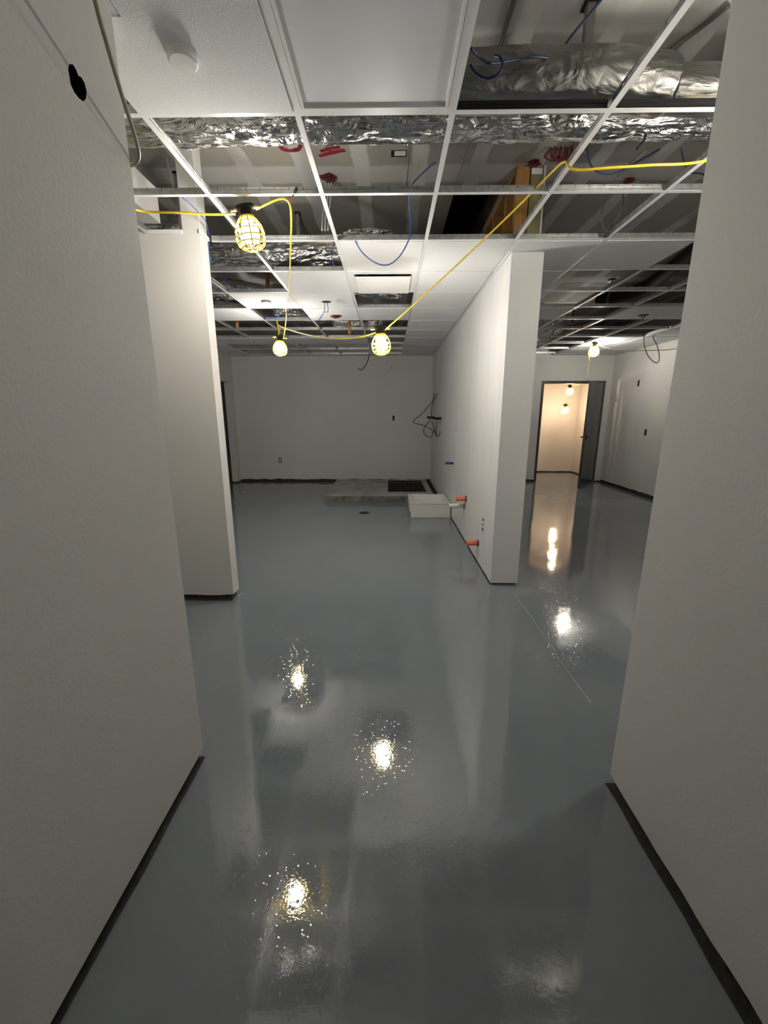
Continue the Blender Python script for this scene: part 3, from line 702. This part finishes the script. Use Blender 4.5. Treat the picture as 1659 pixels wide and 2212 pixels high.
# ------------------------------------------------------------------ loose cables above the grid
def cable(name, pts, r, m, label, cat='cable', group=None):
    return tag(obj(name, TB(pts, r, seg=8), M[m], smooth=True), label, cat, group)
cable('blue_cable', [(0.291, 3.124, 3.050), (0.203, 3.049, 2.950), (0.137, 2.838, 2.800), (0.107, 2.620, 2.664), (0.116, 2.900, 2.719), (0.130, 3.000, 2.684), (0.131, 3.050, 2.624), (0.115, 3.100, 2.575), (0.060, 3.100, 2.492), (-0.015, 3.100, 2.444), (-0.097, 3.100, 2.456), (-0.183, 3.120, 2.519), (-0.237, 3.150, 2.603), (-0.260, 3.200, 2.664)], 0.0042, 'blue', 'thin blue cable hanging in a wide loop in front of the diffuser')
cable('blue_cable', [(0.277, 1.750, 2.686), (0.311, 1.780, 2.683), (0.357, 1.800, 2.677), (0.434, 1.850, 2.717), (0.531, 1.900, 2.762), (0.626, 1.950, 2.791)], 0.0045, 'navy', 'dark blue cable lying across the dull foil duct at top right')
cable('blue_cable', [(0.373, 1.820, 2.713), (0.389, 1.800, 2.693), (0.398, 1.790, 2.665), (0.386, 1.790, 2.641), (0.351, 1.800, 2.632), (0.309, 1.800, 2.646), (0.283, 1.800, 2.673)], 0.0045, 'navy', 'dark blue cable curl hanging in front of the dull duct')
cable('blue_cable', [(0.664, 1.980, 2.814), (0.672, 2.000, 2.851), (0.715, 2.000, 2.906), (0.763, 2.000, 2.956), (0.814, 2.000, 3.012), (0.856, 2.000, 3.060)], 0.0045, 'navy', 'blue cable climbing from the duct bulge past the grey strut')
cable('blue_cable', [(1.031, 2.550, 2.815), (1.047, 2.550, 2.763), (1.084, 2.550, 2.715), (1.160, 2.550, 2.697), (1.242, 2.550, 2.718), (1.347, 2.600, 2.786), (1.466, 2.650, 2.860)], 0.0045, 'navy', 'dark blue cable sagging below the long duct at right')
cable('blue_cable', [(1.491, 2.500, 2.780), (1.578, 2.600, 2.774), (1.740, 2.800, 2.824), (1.937, 3.000, 2.913), (2.067, 3.100, 2.928)], 0.0045, 'navy', 'blue cable dropping at the right edge beside the corridor wall')
cable('grey_cable', [(1.350, 2.550, 2.808), (1.284, 2.600, 2.761), (1.269, 2.700, 2.749), (1.299, 2.800, 2.762)], 0.007, 'greycable', 'dark grey cable running down from the duct at right')
cable('grey_cable', [(1.321, 2.900, 2.784), (1.347, 3.000, 2.754), (1.348, 3.000, 2.677), (1.393, 3.050, 2.639), (1.452, 3.100, 2.609)], 0.0065, 'greycable', 'left of two black cable arcs hanging to the grid at right')
cable('grey_cable', [(1.419, 2.900, 2.764), (1.471, 3.000, 2.740), (1.473, 3.050, 2.691), (1.440, 3.080, 2.650), (1.418, 3.100, 2.614)], 0.0065, 'greycable', 'right of two black cable arcs hanging to the grid at right')
cable('blue_cable', [(-1.201, 2.700, 2.671), (-1.180, 2.750, 2.662), (-1.172, 2.850, 2.656), (-1.174, 2.950, 2.646), (-1.249, 3.160, 2.683)], 0.003, 'blue', 'thin blue cable crossing the white boxed post at left')
cable('blue_cable', [(-1.266, 3.200, 2.693), (-1.258, 3.200, 2.638), (-1.274, 3.200, 2.581), (-1.267, 3.200, 2.517), (-1.280, 3.200, 2.459)], 0.005, 'blue', 'bunch of blue cable dangling beside the stub wall top')
cable('blue_cable', [(-0.438, 3.600, 2.767), (-0.463, 3.600, 2.670), (-0.453, 3.600, 2.624), (-0.443, 3.600, 2.598)], 0.004, 'blue', 'short blue cable end hanging at the right end of the crumpled duct')
cable('blue_cable', [(-1.615, 4.300, 2.781), (-1.597, 4.400, 2.729), (-1.524, 4.500, 2.673)], 0.005, 'blue', 'blue cable slanting through the dark cell right of the stub wall')
cable('blue_cable', [(-1.278, 5.200, 2.648), (-1.347, 5.300, 2.584), (-1.432, 5.300, 2.558), (-1.486, 5.300, 2.589)], 0.006, 'blue', 'blue cable tangle above the far left lamp')
cable('black_cable', [(3.787, 6.600, 2.585), (3.803, 6.600, 2.475), (3.874, 6.600, 2.325), (3.972, 6.600, 2.226), (4.051, 6.600, 2.206), (4.059, 6.600, 2.292), (3.999, 6.600, 2.455), (3.929, 6.600, 2.553), (3.963, 6.600, 2.642)], 0.006, 'greycable', 'grey cable hanging in a loop from the right room ceiling')
cable('grey_cable', [(-0.359, 7.600, 2.490), (-0.384, 7.600, 2.368), (-0.451, 7.600, 2.252), (-0.517, 7.600, 2.206), (-0.557, 7.600, 2.237)], 0.010, 'greycable', 'short dark cable dangling below the centre lamp before the back wall')
for q, (a, s) in enumerate(((703, 'leftmost'), (708, 'middle'), (713, 'rightmost'))):
    cable('conduit_wire', [(-0.47 + 0.02 * q, 3.47, ZD - 0.03), (-0.475 + 0.02 * q, 3.40, 2.95), (-0.475 + 0.022 * q, 3.27, 2.80), (-0.46 + 0.02 * q, 3.12, 2.66)], 0.0045, 'whitewire', s + ' of three pale wires dropping from the red patch on the deck', 'wire', 'pale wires below the red patch')
cable('hanger_wire', [(0.122, 3.018, 3.120), (0.115, 3.023, 3.000), (0.089, 2.560, 2.676), (0.089, 2.540, 2.640)], 0.002, 'redwire', 'thin dark red hanger wire above the first cross tee', 'wire')
cable('hanger_wire', [(0.183, 2.990, 3.000), (0.166, 2.883, 2.900), (0.126, 2.600, 2.703), (0.106, 2.545, 2.643)], 0.0028, 'whitewire', 'stiff white wire sticking up from the first cross tee', 'wire')
cable('hanger_wire', [(0.068, 2.750, 2.837), (0.080, 2.700, 2.792), (0.077, 2.600, 2.710), (0.069, 2.545, 2.643)], 0.002, 'whitewire', 'short bent white wire left of the stiff one', 'wire')
cable('hanger_wire', [(0.496, 3.100, 3.120), (0.397, 2.900, 2.815)], 0.0018, 'steel', 'thin steel hanger wire right of the blue cable', 'wire')
cable('hanger_wire', [(-1.378, 2.939, 3.000), (-1.303, 2.798, 2.850), (-1.176, 2.550, 2.658)], 0.002, 'whitewire', 'thin pale hanger wire at left above the stub wall', 'wire')
cable('grey_cable', [(0.508, 2.134, 3.120), (0.507, 2.247, 3.120), (0.511, 2.409, 3.120)], 0.010, 'greycable', 'dark rod in place of the panel gap along the deck above the dull duct')  # rod added for the dark groove between deck panels
cable('grey_cable', [(1.415, 2.181, 3.120), (1.360, 2.304, 3.120), (1.279, 2.465, 3.120)], 0.009, 'greycable', 'dark cable slanting along the deck at the top right corner')
cable('grey_cable', [(1.146, 2.200, 2.680), (1.140, 2.200, 2.654), (1.115, 2.200, 2.624)], 0.006, 'black', 'short black wire end hanging over the long duct at right')

# putty patches on the deck with cables
tag(obj('firestop', blob(bmesh.new(), (-0.45, 3.465, ZD - 0.01), 0.046, 0.7, 11, sub=4, flat=(1, 0.8, 0.5)), M['red']), 'ragged dark red firestop putty on the deck at centre left', 'firestop')
tag(obj('firestop', blob(bmesh.new(), (0.985, 3.30, ZD - 0.015), 0.028, 0.7, 12, sub=4, flat=(1.2, 0.8, 0.6)), M['red']), 'dark red firestop putty on the deck above the lumber studs', 'firestop')
tag(obj('firestop', blob(bmesh.new(), (1.76, 3.53, ZD - 0.015), 0.026, 0.7, 13, sub=4, flat=(1.2, 0.8, 0.6)), M['red']), 'dark red firestop putty on the deck at right', 'firestop')
bm = bmesh.new()
for q in range(7):
    o_ = Vector((0.012 * q - 0.03, 0.01 * math.sin(q * 2.1), 0))
    pts = [Vector((1.032, 3.038, 3.080)) + o_, Vector((1.001, 3.017, 3.020)) + o_ * 1.3, Vector((1.033, 3.002, 2.990)) + o_ * 0.6, Vector((1.076, 3.018, 3.020)) + o_ * 1.2, Vector((1.096, 3.039, 3.080)) + o_]
    tube(bm, pts, 0.004, seg=6)
tag(obj('red_wire_coil', bm, M['redwire'], smooth=True), 'coil of red wire hanging beneath the long duct', 'wire coil')
tag(obj('junction_box', BX(1.17, 1.27, 3.10, 3.2, ZD - 0.06, ZD - 0.001, bev=0.004), M['steel']), 'grey junction box on the deck beside the red wire coil', 'junction box')

# struts and pipes
def strut(a, w, d, z0, z1, label, cap=True):
    t = thing('hanger_strut', label, 'strut', (a[0], a[1], z0))
    bm = bmesh.new(); box(bm, -w / 2, w / 2, -0.002, 0.002, 0, z1 - z0); box(bm, -w / 2, -w / 2 + 0.003, 0, d, 0, z1 - z0); box(bm, w / 2 - 0.003, w / 2, 0, d, 0, z1 - z0)
    obj('channel', bm, M['steel'], t)
    if cap: obj('bracket', BX(-w * 0.8, w * 0.8, -0.01, d + 0.02, z1 - z0 - 0.012, z1 - z0 - 0.001), M['black'], t)
strut((0.84, 2.17), 0.036, 0.03, 2.86, ZD, 'grey metal strut hanging from the deck onto the duct bulge')
sA = (-0.799, 4.004, 3.130); strut((sA[0], sA[1]), 0.028, 0.02, 2.925, ZD - 0.003, 'small metal strut with a black top behind the nearest lamp cord')
sB = (-1.402, 3.103, 2.980); strut((sB[0], sB[1]), 0.028, 0.02, 2.66, 3.0, 'small metal strut at left beside the white boxed post')
def pipe(name, a, b, r, m, label, cat='pipe', group=None):
    return tag(obj(name, TB([a, b], r, seg=16, smooth_n=2), M[m], smooth=True), label, cat, group)
pipe('sprinkler_pipe', (-1.289, 4.750, 2.885), (-1.300, 4.750, 2.717), 0.022, 'copper', 'upright orange pipe in the dark cell left of the detector tile', group='orange sprinkler drops')
pipe('sprinkler_pipe', (-2.085, 6.000, 2.681), (-2.092, 6.000, 2.600), 0.024, 'copper', 'upright orange pipe stub low at far left', group='orange sprinkler drops')
pipe('sprinkler_pipe', (-0.568, 6.200, 2.723), (-0.572, 6.200, 2.547), 0.020, 'copper', 'upright orange pipe left of the centre lamp', group='orange sprinkler drops')
pipe('red_strap', (2.418, 5.900, 2.793), (2.419, 5.900, 2.612), 0.012, 'redwire', 'red strap hanging through the open cells of the right room', 'strap')
cable('shadow_band', [(3.002, 4.316, 3.060), (3.125, 4.820, 3.060), (3.247, 5.373, 3.060), (3.339, 5.879, 3.060), (3.278, 6.306, 3.060), (3.033, 6.593, 3.060)], 0.075, 'black', 'black tube standing in for the shadow band curving under the right room deck', 'shadow band')  # black tube added in place of the shadow band on the deck
# pendent sprinkler in the right room
sp = thing('sprinkler', 'small dark sprinkler with a round escutcheon on the right room deck', 'sprinkler', (2.881, 5.908, 3.130))
obj('escutcheon', lathe(bmesh.new(), [(0.04, 0.012), (0.055, -0.004), (0.02, -0.012)], seg=24), M['greycable'], sp)
obj('stem', lathe(bmesh.new(), [(0.008, -0.01), (0.008, -0.09)], seg=12), M['greycable'], sp)
cable('grey_cable', [(2.651, 5.413, 2.900), (2.635, 5.434, 2.850), (2.643, 5.479, 2.800), (2.614, 5.399, 2.750)], 0.012, 'greycable', 'curved grey cable hook hanging in the right room open cells')

# ------------------------------------------------------------------ wall fittings
def outlet(c, w, h_, axis, label, hollow=True):
    t = thing('outlet_box', label, 'outlet box', c)
    bm = bmesh.new(); d = 0.003
    if axis == 'y': box(bm, -w / 2, w / 2, -d, 0.0, -h_ / 2, h_ / 2)
    else: box(bm, -d if axis == '-x' else 0, 0 if axis == '-x' else d, -w / 2, w / 2, -h_ / 2, h_ / 2)
    obj('box', bm, M['dark'], t)
    if hollow:
        bm = bmesh.new()
        if axis == 'y': box(bm, -w * 0.28, w * 0.28, -d - 0.003, -d, -h_ * 0.33, h_ * 0.33)
        else: box(bm, -d - 0.003, -d, -w * 0.28, w * 0.28, -h_ * 0.33, h_ * 0.33)
        obj('cover', bm, M['wall'], t)
outlet((-2.388, YB, 0.469), 0.062, 0.105, 'y', 'dark rimmed outlet box low on the back wall')
outlet((0.079, YB, 1.363), 0.040, 0.10, 'y', 'narrow dark slot box on the back wall near the partition', False)
outlet((XR, 7.941, 1.995), 0.05, 0.11, '-x', 'small dark box high on the right room wall', False)
outlet((XR, 7.515, 1.126), 0.06, 0.11, '-x', 'small dark box at mid height on the right room wall', False)
ob = thing('outlet_box', 'open outlet box with dark marks low on the partition wall', 'outlet box', (0.885, 3.738, 0.441))
bm = bmesh.new(); box(bm, -0.003, 0, -0.03, 0.03, -0.055, 0.055); obj('box', bm, M['wallpart'], ob)
for dz, hh in ((0.048, 0.010), (-0.048, 0.012), (0.0, 0.006)):
    obj('slot', BX(-0.005, -0.003, -0.022, 0.022, dz - hh, dz + hh), M['dark'], ob)

def stub(name, y, z, x0, r, m, label, capm=None, rim=True):
    t = thing(name, label, 'pipe', (0.885, y, z))
    obj('pipe', TB([(0, 0, 0), (x0 - 0.885, 0, 0)], r, seg=24, smooth_n=2), M[m], t, smooth=True)
    bm = bmesh.new(); tube(bm, [(x0 - 0.885 - 0.001, 0, 0), (x0 - 0.885 + 0.012, 0, 0)], r * 1.12, seg=24, smooth_n=2); obj('end_cap', bm, M[capm or m], t)
    bm = bmesh.new(); tube(bm, [(-0.004, 0, 0), (0.0, 0, 0)], r * 1.3, seg=24, smooth_n=1); obj('wall_hole', bm, M['dark'], t)
stub('drain_stub', 4.641, 0.500, 0.772, 0.026, 'orange', 'orange capped pipe stub above the white pipe on the partition')
stub('drain_stub', 4.736, 0.398, 0.702, 0.025, 'pvc', 'white pipe stub sticking out beside the mop sink')
stub('drain_stub', 3.904, 0.204, 0.772, 0.026, 'orange', 'orange capped pipe stub low and nearest on the partition')
stub('water_stub', 5.708, 0.785, 0.778, 0.016, 'bluecap', 'dark blue taped pipe stub high on the partition')
stub('valve_stub', 8.369, 1.378, 0.747, 0.022, 'black', 'farther black valve stub on the partition near the back corner')
stub('valve_stub', 7.236, 1.374, 0.766, 0.020, 'black', 'nearer black valve stub on the partition')
cable('wall_wire', [(0.870, 7.783, 1.812), (0.831, 8.200, 1.693), (0.623, 8.100, 1.459), (0.460, 8.000, 1.330), (0.478, 8.000, 1.278), (0.647, 8.000, 1.235), (0.826, 8.000, 1.139), (0.919, 8.000, 1.008)], 0.008, 'greycable', 'grey wire reaching far out in a bend from the partition corner', 'wire', 'grey wires at the back corner')
cable('wall_wire', [(0.870, 8.350, 1.838), (0.817, 8.200, 1.572), (0.786, 8.100, 1.354), (0.674, 8.000, 1.209), (0.650, 8.000, 1.104), (0.713, 8.000, 1.034), (0.803, 8.000, 1.017), (0.827, 8.000, 1.104), (0.888, 8.000, 1.148)], 0.008, 'greycable', 'grey wire looping lowest below the farther black stub', 'wire', 'grey wires at the back corner')
cable('wall_wire', [(0.837, 7.300, 1.373), (0.816, 7.300, 1.247), (0.820, 7.300, 1.104), (0.861, 7.300, 1.088), (0.891, 7.300, 1.168), (0.886, 7.300, 1.326)], 0.008, 'greycable', 'grey wire bent in a narrow loop under the nearer black stub', 'wire', 'grey wires at the back corner')
cable('wall_wire', [(0.784, 7.800, 1.300), (0.830, 7.800, 1.190), (0.878, 7.800, 1.020)], 0.008, 'greycable', 'short straight grey wire end between the loops', 'wire', 'grey wires at the back corner')

# ------------------------------------------------------------------ doorway at the far end
fr_m = M['doorframe']
d1 = tag(obj('door_1', (lambda bm: (box(bm, 3.145, 3.195, YB - 0.012, YB + 0.132, 0, 2.11), box(bm, 4.405, 4.455, YB - 0.012, YB + 0.132, 0, 2.11), box(bm, 3.195, 4.405, YB - 0.012, YB + 0.132, 2.055, 2.11), bm)[-1])(bmesh.new()), fr_m), kind='structure')
leaf_hinge = Vector((4.395, YB - 0.02, 0))
tip = Vector((3.73, 8.02, 0)); ang = math.atan2(tip.y - leaf_hinge.y, tip.x - leaf_hinge.x)
d2 = tag(obj('door_leaf', BX(0.035, 1.09, -0.022, 0.022, 0.012, 2.040, bev=0.003), M['door'], d1), 'dark steel door leaf swung open')
d2.location = leaf_hinge; d2.rotation_euler = (0, 0, ang)
bm = bmesh.new(); box(bm, 1.00, 1.05, 0.022, 0.030, 0.96, 1.06, bev=0.003); tube(bm, [(1.025, 0.02, 1.01), (1.025, 0.07, 1.01)], 0.012); tube(bm, [(1.03, 0.07, 1.01), (0.92, 0.07, 1.01)], 0.010)
hd = obj('door_handle', bm, M['black'], d2)
bm = bmesh.new(); box(bm, 1.00, 1.05, -0.030, -0.022, 0.96, 1.06, bev=0.003); tube(bm, [(1.025, -0.02, 1.01), (1.025, -0.07, 1.01)], 0.012); tube(bm, [(1.03, -0.07, 1.01), (0.92, -0.07, 1.01)], 0.010)
obj('door_handle', bm, M['black'], d2)
for zz in (0.25, 1.02, 1.80):
    hg = obj('hinge', TB([(0.0, 0.0, zz - 0.05), (0.0, 0.0, zz + 0.05)], 0.011, smooth_n=2), M['steel'], d2)
# dark closed door beyond the left opening
obj('door_2', BX(-3.46, -3.42, 7.4, 9.0, 0, 2.2), M['mauve'])['kind'] = 'structure'

# ------------------------------------------------------------------ floor things
pad = thing('concrete_pad', 'low bare concrete pad on the floor against the back wall', 'concrete pad', (-0.2, 7.7, 0))
bm = bmesh.new()
fl, fr_, bl, br = (-1.10, 6.82), (0.60, 6.82), (-1.13, 8.64), (0.77, 8.64)
zt = 0.092
gxa, gxb, gya, gyb = -0.03, 0.66, 7.22, 8.50
def pv(x, y, z): return bm.verts.new((x + 0.2, y - 7.7, z))
outer = [(-1.10, 6.82), (0.77, 6.82), (0.77, 8.64), (-1.13, 8.64)]; inner = [(gxa, gya), (gxb, gya), (gxb, gyb), (gxa, gyb)]
O0 = [pv(x, y, 0) for x, y in outer]; O1 = [pv(x, y, zt) for x, y in outer]; I1 = [pv(x, y, zt) for x, y in inner]; I0 = [pv(x, y, 0.02) for x, y in inner]
for k in range(4):
    j = (k + 1) % 4
    bm.faces.new((O0[k], O0[j], O1[j], O1[k])); bm.faces.new((O1[k], O1[j], I1[j], I1[k])); bm.faces.new((I1[k], I1[j], I0[j], I0[k]))
bm.faces.new(I0); bm.faces.new(O0[::-1])
bmesh.ops.bevel(bm, geom=[e for e in bm.edges if all(abs(v.co.z - zt) < 1e-6 for v in e.verts) and all(v in O1 for v in e.verts)], offset=0.008, segments=2, affect='EDGES')
bm.normal_update()
for f in bm.faces:
    if abs(f.normal.z) < 0.5: f.material_index = 1
obj('slab', bm, [M['concrete'], M['formed']], pad)
obj('pit_floor', BX(gxa + 0.2 + 0.005, gxb + 0.2 - 0.005, gya - 7.7 + 0.005, gyb - 7.7 - 0.005, 0.021, 0.024), M['dark'], pad)
gr = thing('floor_grate', 'rusty slatted grate set in the concrete pad', 'grate', ((gxa + gxb) / 2, (gya + gyb) / 2, 0.062))
bm = bmesh.new(); hw, hl = (gxb - gxa) / 2 - 0.008, (gyb - gya) / 2 - 0.008
n = 19
for k in range(n):
    x = -hw + 2 * hw * k / (n - 1); box(bm, x - 0.0055, x + 0.0055, -hl, hl, 0, 0.026)
obj('slats', bm, M['rust'], gr)
bm = bmesh.new()
for y in (-hl, -hl / 2, 0, hl / 2, hl): box(bm, -hw - 0.004, hw + 0.004, y - 0.006, y + 0.006, -0.006, 0.02)
obj('cross_bars', bm, M['rust'], gr)

sk = thing('mop_sink', 'white moulded mop sink standing on the floor against the partition', 'sink', (0.595, 6.02, 0))
bm = bmesh.new(); x0, x1, y0, y1, H = -0.285, 0.275, -0.325, 0.325, 0.225
# body: outer shell, rim, sloping basin
rings = [[(x0, y0, 0), (x1, y0, 0), (x1, y1, 0), (x0, y1, 0)], [(x0, y0, H), (x1, y0, H), (x1, y1, H), (x0, y1, H)],
         [(x0 + 0.03, y0 + 0.03, H), (x1 - 0.03, y0 + 0.03, H), (x1 - 0.03, y1 - 0.03, H), (x0 + 0.03, y1 - 0.03, H)],
         [(x0 + 0.075, y0 + 0.07, 0.06), (x1 - 0.075, y0 + 0.07, 0.06), (x1 - 0.075, y1 - 0.07, 0.06), (x0 + 0.075, y1 - 0.07, 0.06)]]
V = [[bm.verts.new(v) for v in r] for r in rings]
for A, B in zip(V, V[1:]):
    for k in range(4): bm.faces.new((A[k], A[(k + 1) % 4], B[(k + 1) % 4], B[k]))
bm.faces.new(V[-1]); bm.faces.new(V[0][::-1])
bmesh.ops.bevel(bm, geom=list(bm.edges), offset=0.006, segments=2, affect='EDGES')
obj('basin', bm, M['sink'], sk)
bm = bmesh.new()
box(bm, x0 - 0.022, x0, y0 + 0.0, y1, H - 0.13, H, bev=0.003); box(bm, x0 - 0.004, x1, y0 - 0.008, y0, H - 0.02, H, bev=0.002)
obj('rim_flange', bm, M['sink'], sk)
bm = bmesh.new(); box(bm, x0 - 0.002, x0 + 0.012, y0 - 0.004, y0, 0, H - 0.02); box(bm, x1 - 0.035, x1, y0 - 0.004, y0, 0, H - 0.02); obj('corner_rib', bm, M['sink'], sk)
obj('drain', lathe(bmesh.new(), [(0.04, 0.061), (0.04, 0.064)], seg=24), M['steel'], sk)

fd = thing('floor_drain', 'dark round drain cover flush in the painted floor', 'drain', (-0.380, 5.992, 0.000))
obj('cover', lathe(bmesh.new(), [(0.075, 0.0005), (0.075, 0.004), (0.07, 0.005)], seg=36), M['rust'], fd)
obj('rim', lathe(bmesh.new(), [(0.084, 0.0003), (0.084, 0.0025)], seg=36), M['steel'], fd)
for q, (px, s) in enumerate((((-1.236, 3.100, 0.004), 'nearer'), ((-1.226, 3.127, 0.004), 'farther'))):
    tag(obj('plaster_crumb', blob(bmesh.new(), (px[0], px[1], 0.005), 0.007, 0.4, q, sub=2), M['white']), s + ' white plaster crumb at the foot of the stub wall', 'crumb')

# ------------------------------------------------------------------ world and view
w = bpy.data.worlds.new('world'); bpy.context.scene.world = w; w.use_nodes = True
w.node_tree.nodes['Background'].inputs[0].default_value = (0.5, 0.5, 0.5, 1); w.node_tree.nodes['Background'].inputs[1].default_value = 0.02
sc = bpy.context.scene
sc.cycles.max_bounces = 6; sc.cycles.diffuse_bounces = 3; sc.cycles.glossy_bounces = 3; sc.cycles.transmission_bounces = 0
sc.cycles.caustics_reflective = False; sc.cycles.caustics_refractive = False
sc.cycles.use_adaptive_sampling = True; sc.cycles.adaptive_threshold = 0.08
sc.view_settings.view_transform = 'Standard'; sc.view_settings.look = 'None'; sc.view_settings.gamma = 1.0
sc.view_settings.use_curve_mapping = False; sc.view_settings.exposure = 1.22
